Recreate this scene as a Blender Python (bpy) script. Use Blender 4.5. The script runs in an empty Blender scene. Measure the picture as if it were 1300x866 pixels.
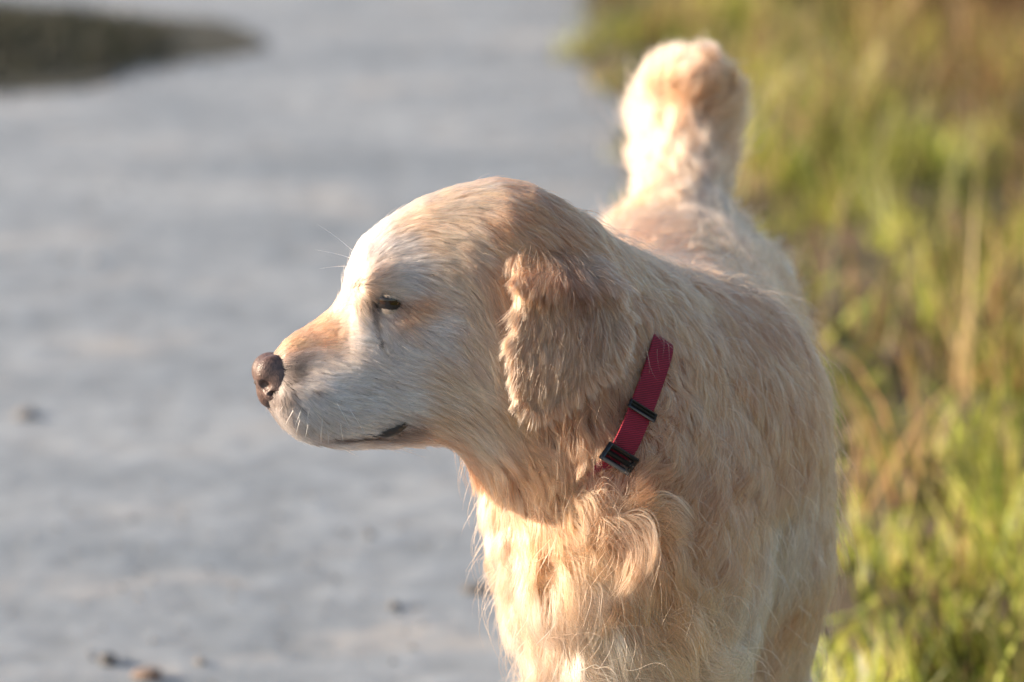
import bpy, math, time
import numpy as np
from mathutils import Vector, Matrix, kdtree

T0 = time.time()
rng = np.random.default_rng(7)
sc = bpy.context.scene
C = sc.collection
rad = math.radians

# ------------------------------------------------------------------ camera
PITCH = 12.0
FOC = 132.0
FPX = FOC / 36.0 * 1300.0
CAM = np.array([0.0, 0.0, 1.25])
sp, cp = math.sin(rad(PITCH)), math.cos(rad(PITCH))
R_ = np.array([1.0, 0, 0]); U_ = np.array([0, sp, cp]); F_ = np.array([0, cp, -sp])
cam = bpy.data.cameras.new('camera'); co = bpy.data.objects.new('camera', cam); C.objects.link(co)
co.location = CAM; co.rotation_euler = (rad(90 - PITCH), 0, 0)
cam.lens = FOC; cam.sensor_width = 36; cam.clip_start = 0.05; cam.clip_end = 3000
cam.dof.use_dof = True; cam.dof.focus_distance = 2.935; cam.dof.aperture_fstop = 3.9
cam.dof.aperture_blades = 9
sc.camera = co
sc.cycles.use_denoising = True

# ------------------------------------------------------------------ sky, sun, exposure
SUN_EL, SUN_BEHIND = 19.0, 3.0
w = bpy.data.worlds.new('World'); sc.world = w; w.use_nodes = True
nt = w.node_tree; bg = nt.nodes['Background']
sky = nt.nodes.new('ShaderNodeTexSky'); sky.sky_type = 'NISHITA'; sky.sun_disc = False
sky.sun_elevation = rad(SUN_EL); sky.sun_rotation = rad(-(90 - SUN_BEHIND))
sky.dust_density = 1.5
nt.links.new(sky.outputs[0], bg.inputs[0]); bg.inputs[1].default_value = 0.105
sl = bpy.data.lights.new('sun', 'SUN'); so = bpy.data.objects.new('sun', sl); C.objects.link(so)
sl.energy = 5.0; sl.angle = rad(0.6); sl.color = (1.0, 0.79, 0.60)
sdir = Vector((-math.cos(rad(SUN_EL)) * math.cos(rad(SUN_BEHIND)), math.cos(rad(SUN_EL)) * math.sin(rad(SUN_BEHIND)), math.sin(rad(SUN_EL))))
so.rotation_euler = sdir.to_track_quat('Z', 'Y').to_euler(); so.location = (-4, 4, 3)
vs = sc.view_settings; vs.view_transform = 'Standard'; vs.look = 'None'; vs.gamma = 1.0; vs.exposure = 1.27
try:
    sc.cycles_curves.shape = 'RIBBONS'; sc.cycles_curves.subdivisions = 2
except Exception:
    pass

# ------------------------------------------------------------------ helpers
def at(px, py, d):
    """photo pixel (1300x866) at a given distance along the view axis -> world point"""
    return CAM + d * (F_ + (px - 650) / FPX * R_ + (433 - py) / FPX * U_)

def img(P):
    q = P - CAM; d = q @ F_
    return 650 + FPX * (q @ R_) / d, 433 - FPX * (q @ U_) / d, d

def tag(o, label=None, cat=None, group=None, kind=None):
    if label: o['label'] = label
    if cat: o['category'] = cat
    if group: o['group'] = group
    if kind: o['kind'] = kind
    return o

def empty(name, loc):
    o = bpy.data.objects.new(name, None); C.objects.link(o); o.location = loc
    o.empty_display_size = 0.05
    return o

def parent_inv(p):
    """parts keep world coordinates: only a top-level Empty carries an offset"""
    return Matrix.Identity(4) if p.parent else Matrix.Translation(-Vector(p.location))

def mesh_obj(name, V, F, mat, parent=None, smooth=True):
    """V world coordinates, F (n,3) or (n,4) array"""
    V = np.asarray(V, np.float32); F = np.asarray(F, np.int32); k = F.shape[1]
    me = bpy.data.meshes.new(name)
    me.vertices.add(len(V)); me.vertices.foreach_set('co', V.ravel())
    me.loops.add(F.size); me.loops.foreach_set('vertex_index', F.ravel())
    me.polygons.add(len(F)); me.polygons.foreach_set('loop_start', np.arange(len(F), dtype=np.int32) * k)
    me.update(calc_edges=True)
    me.polygons.foreach_set('use_smooth', np.full(len(F), smooth))
    me.validate()
    if mat: me.materials.append(mat)
    o = bpy.data.objects.new(name, me); C.objects.link(o)
    if parent:
        o.parent = parent
        o.matrix_parent_inverse = parent_inv(parent)
    return o

def vcol(o, name, cols):
    a = o.data.attributes.new(name, 'FLOAT_COLOR', 'POINT')
    a.data.foreach_set('color', np.concatenate([cols, np.ones((len(cols), 1))], 1).astype(np.float32).ravel())

def nodes(m):
    m.use_nodes = True
    return m.node_tree.nodes, m.node_tree.links, m.node_tree.nodes['Principled BSDF']

def smin(a, b, k):
    h = np.clip(0.5 + 0.5 * (b - a) / k, 0, 1)
    return b * (1 - h) + a * h - k * h * (1 - h)

def smax(a, b, k):
    return -smin(-a, -b, k)

class Grid:
    def __init__(s, lo, hi, h):
        s.lo = np.array(lo, np.float64); s.h = h
        s.n = np.ceil((np.array(hi) - s.lo) / h).astype(int) + 1
        s.D = np.full(s.n, 0.35, np.float32)
    def box(s, lo, hi):
        a = np.clip(np.floor((np.array(lo) - s.lo) / s.h).astype(int), 0, s.n)
        b = np.clip(np.ceil((np.array(hi) - s.lo) / s.h).astype(int) + 1, 0, s.n)
        sl_ = tuple(slice(i, j) for i, j in zip(a, b))
        ax = [(s.lo[i] + s.h * np.arange(a[i], b[i])).astype(np.float32) for i in range(3)]
        return sl_, ax[0][:, None, None], ax[1][None, :, None], ax[2][None, None, :]
    def add(s, fn, lo, hi, k=0.03, mode='u', m=0.09):
        lo = np.array(lo) - m; hi = np.array(hi) + m
        sl_, X, Y, Z = s.box(lo, hi)
        d = fn(X, Y, Z).astype(np.float32)
        s.D[sl_] = smin(s.D[sl_], d, k) if mode == 'u' else smax(s.D[sl_], -d, k)
    def cone(s, a, b, ra, rb, k=0.03, mode='u'):
        a = np.array(a, float); b = np.array(b, float); ab = b - a; L2 = float(ab @ ab)
        def fn(X, Y, Z):
            x, y, z = X - a[0], Y - a[1], Z - a[2]
            t = np.clip((x * ab[0] + y * ab[1] + z * ab[2]) / L2, 0, 1)
            return np.sqrt((x - t * ab[0]) ** 2 + (y - t * ab[1]) ** 2 + (z - t * ab[2]) ** 2) - (ra + (rb - ra) * t)
        r = max(ra, rb)
        s.add(fn, np.minimum(a, b) - r, np.maximum(a, b) + r, k, mode)
    def ell(s, c, r, k=0.03, mode='u', axes=None):
        c = np.array(c, float); r = np.array(r, float); A = np.eye(3) if axes is None else np.array(axes)
        def fn(X, Y, Z):
            x, y, z = X - c[0], Y - c[1], Z - c[2]
            q = [(x * A[i][0] + y * A[i][1] + z * A[i][2]) / r[i] for i in range(3)]
            k0 = np.sqrt(q[0] ** 2 + q[1] ** 2 + q[2] ** 2) + 1e-6
            k1 = np.sqrt((q[0] / r[0]) ** 2 + (q[1] / r[1]) ** 2 + (q[2] / r[2]) ** 2) + 1e-6
            return k0 * (k0 - 1) / k1
        R = r.max(); s.add(fn, c - R, c + R, k, mode)
    def grads(s):
        s.G = np.gradient(s.D, s.h)
    def sample(s, P, arr):
        q = (P - s.lo) / s.h
        q = np.clip(q, 0, s.n - 1.001); i = q.astype(int); f = (q - i)
        out = 0
        for dx in (0, 1):
            wx = f[:, 0] if dx else 1 - f[:, 0]
            for dy in (0, 1):
                wy = f[:, 1] if dy else 1 - f[:, 1]
                for dz in (0, 1):
                    wz = f[:, 2] if dz else 1 - f[:, 2]
                    out = out + wx * wy * wz * arr[i[:, 0] + dx, i[:, 1] + dy, i[:, 2] + dz]
        return out
    def val(s, P): return s.sample(P, s.D)
    def nrm(s, P):
        g = np.stack([s.sample(P, a) for a in s.G], 1)
        return g / (np.linalg.norm(g, axis=1, keepdims=True) + 1e-9)

def surface_nets(g):
    D = g.D; S = D < 0
    nx, ny, nz = (n - 1 for n in D.shape)
    cnt = np.zeros((nx, ny, nz), np.int8)
    cor = [(i, j, k) for i in (0, 1) for j in (0, 1) for k in (0, 1)]
    for i, j, k in cor: cnt += S[i:i + nx, j:j + ny, k:k + nz]
    act = (cnt > 0) & (cnt < 8)
    ci = np.argwhere(act)
    vid = np.full(act.shape, -1, np.int32); vid[act] = np.arange(len(ci))
    acc = np.zeros((len(ci), 3)); num = np.zeros(len(ci))
    for a in cor:
        for ax in range(3):
            if a[ax]: continue
            b = list(a); b[ax] = 1
            va = D[ci[:, 0] + a[0], ci[:, 1] + a[1], ci[:, 2] + a[2]]
            vb = D[ci[:, 0] + b[0], ci[:, 1] + b[1], ci[:, 2] + b[2]]
            m = (va < 0) != (vb < 0)
            t = np.where(m, va / np.where(va == vb, 1, va - vb), 0)
            p = np.tile(np.array(a, float), (len(ci), 1)); p[:, ax] = t
            acc[m] += p[m]; num[m] += 1
    V = g.lo + g.h * (ci + acc / np.maximum(num, 1)[:, None])
    Q = []
    for ax in range(3):
        o1, o2 = (ax + 1) % 3, (ax + 2) % 3
        sl0 = [slice(None)] * 3; sl1 = [slice(None)] * 3
        sl0[ax] = slice(0, -1); sl1[ax] = slice(1, None)
        for o in (o1, o2):
            sl0[o] = slice(1, -1); sl1[o] = slice(1, -1)
        A = S[tuple(sl0)]; B = S[tuple(sl1)]
        e = np.argwhere(A != B); flip = A[tuple(e.T)]
        e = e.copy(); e[:, o1] += 1; e[:, o2] += 1
        def cell(d1, d2):
            q = e.copy(); q[:, o1] += d1; q[:, o2] += d2
            return vid[q[:, 0], q[:, 1], q[:, 2]]
        q = np.stack([cell(-1, -1), cell(0, -1), cell(0, 0), cell(-1, 0)], 1)
        q[~flip] = q[~flip][:, ::-1]
        Q.append(q)
    return V, np.concatenate(Q)

def pw(x, pts, col):
    """smooth piecewise curve through stations"""
    xs = [p[0] for p in pts]; ys = [p[col] for p in pts]
    fx = np.linspace(xs[0], xs[-1], 400); fy = np.interp(fx, xs, ys)
    kk = np.hanning(21); kk /= kk.sum()
    fy = np.convolve(np.pad(fy, 10, mode='edge'), kk, 'valid')
    return np.interp(x, fx, fy)

# ------------------------------------------------------------------ materials
def ramp_noise(m, scale, stops, detail=6, dist=0, vec=None):
    n, l, b = nodes(m)
    tc = n.new('ShaderNodeTexCoord'); no = n.new('ShaderNodeTexNoise'); cr = n.new('ShaderNodeValToRGB')
    mp = n.new('ShaderNodeMapping'); l.new(tc.outputs['Object'], mp.inputs[0]); l.new(mp.outputs[0], no.inputs['Vector'])
    if vec: mp.inputs['Scale'].default_value = vec
    no.inputs['Scale'].default_value = scale; no.inputs['Detail'].default_value = detail
    no.inputs['Distortion'].default_value = dist
    while len(cr.color_ramp.elements) < len(stops): cr.color_ramp.elements.new(0.5)
    for e, (p, c) in zip(cr.color_ramp.elements, stops): e.position = p; e.color = (*c, 1)
    l.new(no.outputs[0], cr.inputs[0])
    return n, l, b, cr, no, tc

def simple(name, col, rough=0.6, spec=0.5, bump=0, bscale=200, noise=0.15):
    m = bpy.data.materials.new(name)
    lo = tuple(c * (1 - noise) for c in col); hi = tuple(min(1, c * (1 + noise)) for c in col)
    n, l, b, cr, no, tc = ramp_noise(m, bscale, [(0.35, lo), (0.65, hi)])
    l.new(cr.outputs[0], b.inputs['Base Color'])
    b.inputs['Roughness'].default_value = rough; b.inputs['Specular IOR Level'].default_value = spec
    if bump:
        bp = n.new('ShaderNodeBump'); bp.inputs['Strength'].default_value = bump; bp.inputs['Distance'].default_value = 0.001
        l.new(no.outputs[0], bp.inputs['Height']); l.new(bp.outputs[0], b.inputs['Normal'])
    return m

def fur_mat(name, rough=0.48):
    m = bpy.data.materials.new(name); m.use_nodes = True
    n, l = m.node_tree.nodes, m.node_tree.links
    n.remove(n['Principled BSDF'])
    h = n.new('ShaderNodeBsdfHairPrincipled'); h.parametrization = 'COLOR'
    at_ = n.new('ShaderNodeAttribute'); at_.attribute_name = 'fur_color'
    l.new(at_.outputs['Color'], h.inputs['Color'])
    h.inputs['Roughness'].default_value = rough
    h.inputs['Radial Roughness'].default_value = 0.5
    h.inputs['Coat'].default_value = 0.0
    l.new(h.outputs[0], n['Material Output'].inputs[0])
    return m

def skin_mat():
    m = bpy.data.materials.new('dog_skin'); n, l, b = nodes(m)
    a = n.new('ShaderNodeAttribute'); a.attribute_name = 'skin_color'
    no = n.new('ShaderNodeTexNoise'); no.inputs['Scale'].default_value = 160
    mx = n.new('ShaderNodeMix'); mx.data_type = 'RGBA'; mx.blend_type = 'MULTIPLY'
    mx.inputs[0].default_value = 0.35
    l.new(a.outputs[0], mx.inputs[6]); l.new(no.outputs['Color'], mx.inputs[7]); l.new(mx.outputs[2], b.inputs['Base Color'])
    b.inputs['Roughness'].default_value = 0.7
    return m

M_FUR = fur_mat('golden_fur'); M_SKIN = skin_mat()

# ------------------------------------------------------------------ road, verge
def road_mat():
    m = bpy.data.materials.new('worn_concrete_road')
    n, l, b, cr, no, tc = ramp_noise(m, 1.7, [(0.30, (0.150, 0.180, 0.207)), (0.52, (0.200, 0.229, 0.254)), (0.72, (0.258, 0.286, 0.306))], 7, 0.4, (1.0, 1.5, 1))
    n2 = n.new('ShaderNodeTexNoise'); n2.inputs['Scale'].default_value = 14; n2.inputs['Detail'].default_value = 8
    l.new(tc.outputs['Object'], n2.inputs['Vector'])
    n3 = n.new('ShaderNodeTexNoise'); n3.inputs['Scale'].default_value = 240; n3.inputs['Detail'].default_value = 3
    l.new(tc.outputs['Object'], n3.inputs['Vector'])
    mx = n.new('ShaderNodeMix'); mx.data_type = 'RGBA'; mx.blend_type = 'OVERLAY'; mx.inputs[0].default_value = 0.5
    l.new(cr.outputs[0], mx.inputs[6]); l.new(n2.outputs[0], mx.inputs[7])
    mx2 = n.new('ShaderNodeMix'); mx2.data_type = 'RGBA'; mx2.blend_type = 'OVERLAY'; mx2.inputs[0].default_value = 0.35
    l.new(mx.outputs[2], mx2.inputs[6]); l.new(n3.outputs[0], mx2.inputs[7])
    n4 = n.new('ShaderNodeTexNoise'); n4.inputs['Scale'].default_value = 3.2; n4.inputs['Detail'].default_value = 5; n4.inputs['Roughness'].default_value = 0.6
    mp4 = n.new('ShaderNodeMapping'); mp4.inputs['Scale'].default_value = (0.9, 1.3, 1); mp4.inputs['Location'].default_value = (3, 1, 0)
    l.new(tc.outputs['Object'], mp4.inputs[0]); l.new(mp4.outputs[0], n4.inputs['Vector'])
    r4 = n.new('ShaderNodeMapRange'); r4.inputs[1].default_value = 0.56; r4.inputs[2].default_value = 0.70; r4.inputs[4].default_value = 0.5
    l.new(n4.outputs[0], r4.inputs[0])
    mx4 = n.new('ShaderNodeMix'); mx4.data_type = 'RGBA'; mx4.inputs[7].default_value = (0.40, 0.37, 0.33, 1)
    l.new(r4.outputs[0], mx4.inputs[0]); l.new(mx2.outputs[2], mx4.inputs[6])
    l.new(mx4.outputs[2], b.inputs['Base Color']); b.inputs['Roughness'].default_value = 0.9
    ad = n.new('ShaderNodeMath'); ad.operation = 'MULTIPLY_ADD'; ad.inputs[1].default_value = 6.0
    l.new(n2.outputs[0], ad.inputs[0]); l.new(n3.outputs[0], ad.inputs[2])
    bp = n.new('ShaderNodeBump'); bp.inputs['Strength'].default_value = 0.35; bp.inputs['Distance'].default_value = 0.003
    l.new(ad.outputs[0], bp.inputs['Height']); l.new(bp.outputs[0], b.inputs['Normal'])
    return m

def soil_mat(name, a, b_):
    m = bpy.data.materials.new(name)
    n, l, b, cr, no, tc = ramp_noise(m, 9, [(0.3, a), (0.7, b_)], 9)
    l.new(cr.outputs[0], b.inputs['Base Color']); b.inputs['Roughness'].default_value = 1.0
    bp = n.new('ShaderNodeBump'); bp.inputs['Strength'].default_value = 0.8; bp.inputs['Distance'].default_value = 0.02
    l.new(no.outputs[0], bp.inputs['Height']); l.new(bp.outputs[0], b.inputs['Normal'])
    return m

M_ROAD = road_mat()
M_SOIL = soil_mat('verge_soil', (0.03, 0.024, 0.014), (0.085, 0.062, 0.036))
M_PATCH = soil_mat('dark_patch', (0.018, 0.020, 0.014), (0.05, 0.05, 0.035))  # very dark ground tones for the far-left patch

def edge_x(y):
    """road edge (m) at distance y"""
    return np.interp(y, [0, 4.0, 5.0, 7.0, 10.5, 16, 60], [0.42, 0.335, 0.31, 0.27, 0.20, 0.10, -2.0]) + 0.025 * np.sin(y * 3.1) + 0.018 * np.sin(y * 7.7 + 1) - 0.07 * np.exp(-((y - 9.1) / 0.45) ** 2)

def sheet(name, V, F, mat, **kw):
    return mesh_obj(name, V, F, mat, **kw)

g = 1500.0
o = sheet('ground', [(-g, -g, -0.05), (g, -g, -0.05), (g, g, -0.05), (-g, g, -0.05)], [(0, 1, 2, 3)], M_SOIL); tag(o, kind='structure')
ys = np.concatenate([np.linspace(-40, 2, 12), np.linspace(2.3, 16, 140), np.linspace(17, 400, 40)])
xr = edge_x(ys)
V = np.concatenate([np.stack([np.full_like(ys, -5.0), ys, 0 * ys], 1), np.stack([xr, ys, 0 * ys], 1)]); n_ = len(ys)
F = [(i, i + n_, i + 1 + n_, i + 1) for i in range(n_ - 1)]
o = sheet('road', V, F, M_ROAD, smooth=False); tag(o, kind='structure')
# verge: bumpy bank rising gently to the right
xs = np.concatenate([[-0.06, -0.02, 0, 0.03, 0.07], np.linspace(0.12, 3.0, 40), np.linspace(3.3, 30, 20)])
def verge_z(u, y):
    return -0.005 + 0.05 * np.clip(u / 0.35, 0, 1) + 0.07 * np.clip(u - 0.3, 0, 6) + 0.018 * np.sin(u * 9 + y * 2.3) * np.clip(u * 4, 0, 1) + 0.012 * np.sin(u * 21 - y * 11) * np.clip(u * 4, 0, 1)
YY, XX = np.meshgrid(ys, xs, indexing='ij')
V = np.stack([edge_x(YY) + XX, YY, verge_z(XX, YY)], -1).reshape(-1, 3); m_ = len(xs)
I = np.arange(n_ - 1)[:, None] * m_ + np.arange(m_ - 1)[None]
F = np.stack([I, I + 1, I + m_ + 1, I + m_], -1).reshape(-1, 4)
o = sheet('verge', V, F, M_SOIL); tag(o, kind='structure')

# ------------------------------------------------------------------ grass
def leaf_mat(name, trans=0.45, rough=0.5):
    m = bpy.data.materials.new(name); n, l, b = nodes(m)
    a = n.new('ShaderNodeAttribute'); a.attribute_name = 'leaf_color'
    l.new(a.outputs[0], b.inputs['Base Color']); b.inputs['Roughness'].default_value = rough
    b.inputs['Specular IOR Level'].default_value = 0.35
    tr = n.new('ShaderNodeBsdfTranslucent'); mx = n.new('ShaderNodeMixShader'); mx.inputs[0].default_value = trans
    l.new(a.outputs[0], tr.inputs[0]); l.new(b.outputs[0], mx.inputs[1]); l.new(tr.outputs[0], mx.inputs[2])
    l.new(mx.outputs[0], n['Material Output'].inputs[0])
    return m
M_LEAF = leaf_mat('grass_blades')

def blades(name, P, L, W, lean, az, cols, nseg=4, droop=0.8, mat=M_LEAF):
    """one mesh of bent tapering blades rooted at P"""
    N = len(P); hx, hy = np.cos(az), np.sin(az)
    sx, sy = -hy, hx
    tw = rng.normal(0, 0.9, N)
    sxx = sx * np.cos(tw) + hx * np.sin(tw); syy = sy * np.cos(tw) + hy * np.sin(tw)
    ang = lean.copy(); pos = P.astype(float).copy(); rows = []
    for k in range(nseg + 1):
        t = k / nseg
        ww = W * (1 - t ** 2.2) * (0.75 + 0.25 * min(1, t * 4)) * 0.5 + 0.0002
        off = np.stack([sxx * ww, syy * ww, 0 * ww], 1)
        rows += [pos - off, pos + off]
        step = L / nseg
        pos = pos + np.stack([hx * np.sin(ang) * step, hy * np.sin(ang) * step, np.cos(ang) * step], 1)
        ang = ang + droop * rng.uniform(0.3, 1.2, N) / nseg * (0.4 + 1.5 * t)
    V = np.stack(rows, 1).reshape(-1, 3); k2 = 2 * (nseg + 1)
    base = np.arange(N)[:, None] * k2
    F = np.stack([base[:, 0][:, None] + np.array([2 * k, 2 * k + 1, 2 * k + 3, 2 * k + 2])[None] for k in range(nseg)], 1).reshape(-1, 4)
    o = mesh_obj(name, V, F, mat)
    vcol(o, 'leaf_color', np.repeat(cols, k2, 0))
    return o

def pal(N, colors, probs, var=0.25):
    c = np.array(colors)[rng.choice(len(colors), N, p=probs)]
    return np.clip(c * np.exp(rng.normal(0, var, (N, 1))) * np.exp(rng.normal(0, 0.06, (N, 3))), 0, 1)

def pnoise(x, y, s, seed=0):
    r = np.random.default_rng(seed); v = 0
    for k in range(6):
        a = r.uniform(0, 6.28); f = s * r.uniform(0.6, 1.8)
        v = v + np.sin((x * math.cos(a) + y * math.sin(a)) * f + r.uniform(0, 6.28))
    return v / 2.6

GREENS = [(0.20, 0.23, 0.035), (0.30, 0.32, 0.065), (0.075, 0.10, 0.02), (0.37, 0.33, 0.12), (0.44, 0.34, 0.18)]
DRY = [(0.36, 0.25, 0.11), (0.25, 0.15, 0.07), (0.42, 0.32, 0.16), (0.14, 0.085, 0.045)]

def verge_pts(N, y0, y1, u0, u1, ypow=1.0):
    y = y0 + (y1 - y0) * rng.random(N) ** ypow
    u = u0 + (u1 - u0) * rng.random(N)
    return u, y

def place(u, y): return np.stack([edge_x(y) + u, y, verge_z(u, y) - 0.004], 1)

# tufts of green grass
NT = 3600
u, y = verge_pts(NT, 3.2, 13.5, -0.02, 2.4, 1.25)
keep = rng.random(NT) < np.clip(0.42 + 1.2 * pnoise(u, y, 7, 1), 0.04, 1) * np.clip(1.35 - 0.55 * np.clip((u - 0.05 * (y - 3)), 0, 3), 0.25, 1)
u, y = u[keep], y[keep]
per = 26; NB = len(u) * per
uu = np.repeat(u, per) + rng.normal(0, 0.028, NB); yy = np.repeat(y, per) + rng.normal(0, 0.028, NB)
uu = np.maximum(uu, -0.05)
hh = np.repeat(rng.uniform(0.05, 0.17, len(u)), per) * rng.uniform(0.5, 1.3, NB) * np.clip(0.45 + uu * 2.0, 0.4, 1.15)
tc_ = np.repeat(np.clip(0.5 + 0.45 * pnoise(u, y, 4, 3) + rng.normal(0, 0.25, len(u)), 0, 1), per)
cols = pal(NB, GREENS, [0.37, 0.34, 0.14, 0.11, 0.04]); cd = pal(NB, DRY, [0.4, 0.2, 0.3, 0.1])
isdry = rng.random(NB) < np.clip(0.06 + 0.035 * np.clip(yy - 4, 0, 6) + 0.4 * (tc_ - 0.6) + 0.16 * np.clip(uu - 0.5, 0, 2), 0.03, 0.8)
cols[isdry] = cd[isdry]
cols *= np.repeat(np.exp(rng.normal(0.05, 0.45, len(u))), per)[:, None]; cols *= np.repeat(np.exp(0.45 * pnoise(u, y, 14, 31)), per)[:, None]; cols = np.clip(cols, 0, 0.75)
o = blades('grass', place(uu, yy), hh, rng.uniform(0.003, 0.0065, NB), np.abs(rng.normal(0.35, 0.25, NB)), rng.uniform(0, 6.283, NB), cols)
tag(o, 'sunlit green grass tufts growing along the road verge', 'grass', kind='stuff')

# the same grass going on along the near verge, beside and in front of the camera
NT2 = 1100
u, y = verge_pts(NT2, 0.4, 3.3, -0.02, 2.2)
per = 18; NB = NT2 * per
uu = np.maximum(np.repeat(u, per) + rng.normal(0, 0.03, NB), -0.05); yy = np.repeat(y, per) + rng.normal(0, 0.03, NB)
# keep the view line of the lens free: the blades stay low
hh = np.repeat(rng.uniform(0.05, 0.15, NT2), per) * rng.uniform(0.5, 1.3, NB)
o = blades('grass', place(uu, yy), hh, rng.uniform(0.003, 0.0065, NB), np.abs(rng.normal(0.35, 0.25, NB)), rng.uniform(0, 6.283, NB), pal(NB, GREENS, [0.37, 0.3, 0.14, 0.13, 0.06]))
tag(o, 'green grass of the road verge in front of the dog', 'grass', kind='stuff')

# tall dry stalks, thicker away from the road
NT = 1500
u, y = verge_pts(NT, 4.2, 14.5, 0.10, 2.8, 1.0)
keep = rng.random(NT) < np.clip(0.12 + 0.75 * np.clip(u - 0.38 - 0.025 * (13 - y), 0, 1.2) + 0.1 * pnoise(u, y, 4, 9), 0.03, 1)
u, y = u[keep], y[keep]; per = 16; NB = len(u) * per
uu = np.repeat(u, per) + rng.normal(0, 0.045, NB); yy = np.repeat(y, per) + rng.normal(0, 0.045, NB)
hh = np.repeat(rng.uniform(0.12, 0.42, len(u)), per) * rng.uniform(0.5, 1.2, NB)
o = blades('dry_grass', place(uu, yy), hh, rng.uniform(0.003, 0.009, NB), np.abs(rng.normal(0.3, 0.35, NB)), rng.uniform(0, 6.283, NB), np.clip(pal(NB, DRY, [0.36, 0.26, 0.2, 0.18]) * np.repeat(np.exp(rng.normal(-0.15, 0.4, len(u))), per)[:, None], 0, .75), 4, 1.1)
tag(o, 'tall straw-coloured dry grass on the bank behind the green verge', 'dry grass', kind='stuff')

# brown withered plants further up the bank
NT = 420
u, y = verge_pts(NT, 6.5, 13.5, 0.75, 2.6)
keep = rng.random(NT) < np.clip(0.25 + 0.9 * pnoise(u, y, 3, 21) + 0.3 * (u - 1), 0.02, 1)
u, y = u[keep], y[keep]; per = 30; NB = len(u) * per
uu = np.repeat(u, per) + rng.normal(0, 0.07, NB); yy = np.repeat(y, per) + rng.normal(0, 0.07, NB)
hh = np.repeat(rng.uniform(0.2, 0.55, len(u)), per) * rng.uniform(0.3, 1.1, NB)
o = blades('withered_weeds', place(uu, yy), hh, rng.uniform(0.006, 0.018, NB), np.abs(rng.normal(0.5, 0.4, NB)), rng.uniform(0, 6.283, NB),
           pal(NB, [(0.20, 0.105, 0.055), (0.11, 0.06, 0.035), (0.33, 0.20, 0.11)], [0.4, 0.35, 0.25]) * np.repeat(np.exp(rng.normal(0.1, 0.6, len(u))), per)[:, None], 4, 1.4)
tag(o, 'reddish brown withered plants high on the bank at the right', 'withered plants', kind='stuff')

# low broad-leaved weeds between the tufts
NB = 5200
u, y = verge_pts(NB, 3.5, 12.5, 0.0, 1.6, 1.2)
o = blades('ground_weeds', place(u, y), rng.uniform(0.03, 0.075, NB), rng.uniform(0.012, 0.026, NB), rng.uniform(0.6, 1.4, NB), rng.uniform(0, 6.283, NB), pal(NB, GREENS, [0.4, 0.2, 0.25, 0.1, 0.05]), 3, 0.6)
tag(o, 'low broad leaves of weeds between the grass tufts', 'weeds', kind='stuff')

# patch of grass breaking the road at the far left
th = np.linspace(0, 2 * np.pi, 64, endpoint=False)
rr = 1 + 0.10 * np.sin(3 * th + 1) + 0.07 * np.sin(5 * th) + 0.05 * np.sin(9 * th + 2)
PC = np.array([-1.60, 9.42])
V = [(PC[0], PC[1], 0.03)]; 
for s_, z_ in ((0.55, 0.022), (0.85, 0.013), (1.0, 0.004)):
    V += [(PC[0] + 0.86 * s_ * r * math.cos(t), PC[1] + 0.98 * s_ * r * math.sin(t), z_) for t, r in zip(th, rr)]
F = [(0, 0 + 1 + i, 1 + (i + 1) % 64) for i in range(64)]
for k in range(2):
    F += [(1 + k * 64 + i, 1 + (k + 1) * 64 + i, 1 + (k + 1) * 64 + (i + 1) % 64) for i in range(64)]
    F += [(1 + k * 64 + i, 1 + (k + 1) * 64 + (i + 1) % 64, 1 + k * 64 + (i + 1) % 64) for i in range(64)]
o = mesh_obj('earth_patch', V, F, M_PATCH); tag(o, kind='structure')
NB = 9000
a_ = rng.uniform(0, 6.283, NB); r_ = np.sqrt(rng.random(NB)) * 0.85 + np.abs(rng.normal(0, 0.17, NB))
P = np.stack([PC[0] + 0.80 * r_ * np.cos(a_), PC[1] + 0.86 * r_ * np.sin(a_), np.where(r_ < .95, 0.012, 0.0)], 1)
o = blades('grass_clump', P, rng.uniform(0.02, 0.11, NB) * np.clip(1.35 - r_, 0.2, 1), rng.uniform(0.004, 0.008, NB), np.abs(rng.normal(0.4, 0.3, NB)), rng.uniform(0, 6.283, NB),
           pal(NB, [(0.042, 0.047, 0.030), (0.030, 0.032, 0.024), (0.065, 0.064, 0.046)], [0.5, 0.3, 0.2]))
tag(o, 'dark green grass clump growing through the road at its far left', 'grass', kind='stuff')

# fine grit lying loose on the road, thicker along its edge
NG_ = 2600
gy = 3.6 + 7.5 * rng.random(NG_) ** 1.2
gx = np.where(rng.random(NG_) < 0.45, edge_x(gy) - np.abs(rng.normal(0, 0.12, NG_)), rng.uniform(-1.6, 0.3, NG_))
gx = np.minimum(gx, edge_x(gy) - 0.01)
gs = rng.uniform(0.0015, 0.0045, NG_) * np.where(rng.random(NG_) < .04, 2.0, 1.0)
oct_ = np.array([(1, 0, 0), (0, 1, 0), (-1, 0, 0), (0, -1, 0), (0, 0, .7), (0, 0, -.7)])
V = (np.stack([gx, gy, gs * 0.5], 1)[:, None] + oct_[None] * gs[:, None, None] * rng.uniform(0.7, 1.3, (NG_, 6, 1))).reshape(-1, 3)
F = (np.arange(NG_)[:, None, None] * 6 + np.array([(0, 1, 4), (1, 2, 4), (2, 3, 4), (3, 0, 4), (1, 0, 5), (2, 1, 5), (3, 2, 5), (0, 3, 5)])[None]).reshape(-1, 3)
o = mesh_obj('grit', V, F, simple('grit_stone', (0.17, 0.16, 0.15), 0.9, 0.3, 0, 25, 0.6), smooth=False)
tag(o, 'fine loose grit scattered over the grey road', 'grit', kind='stuff')

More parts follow.
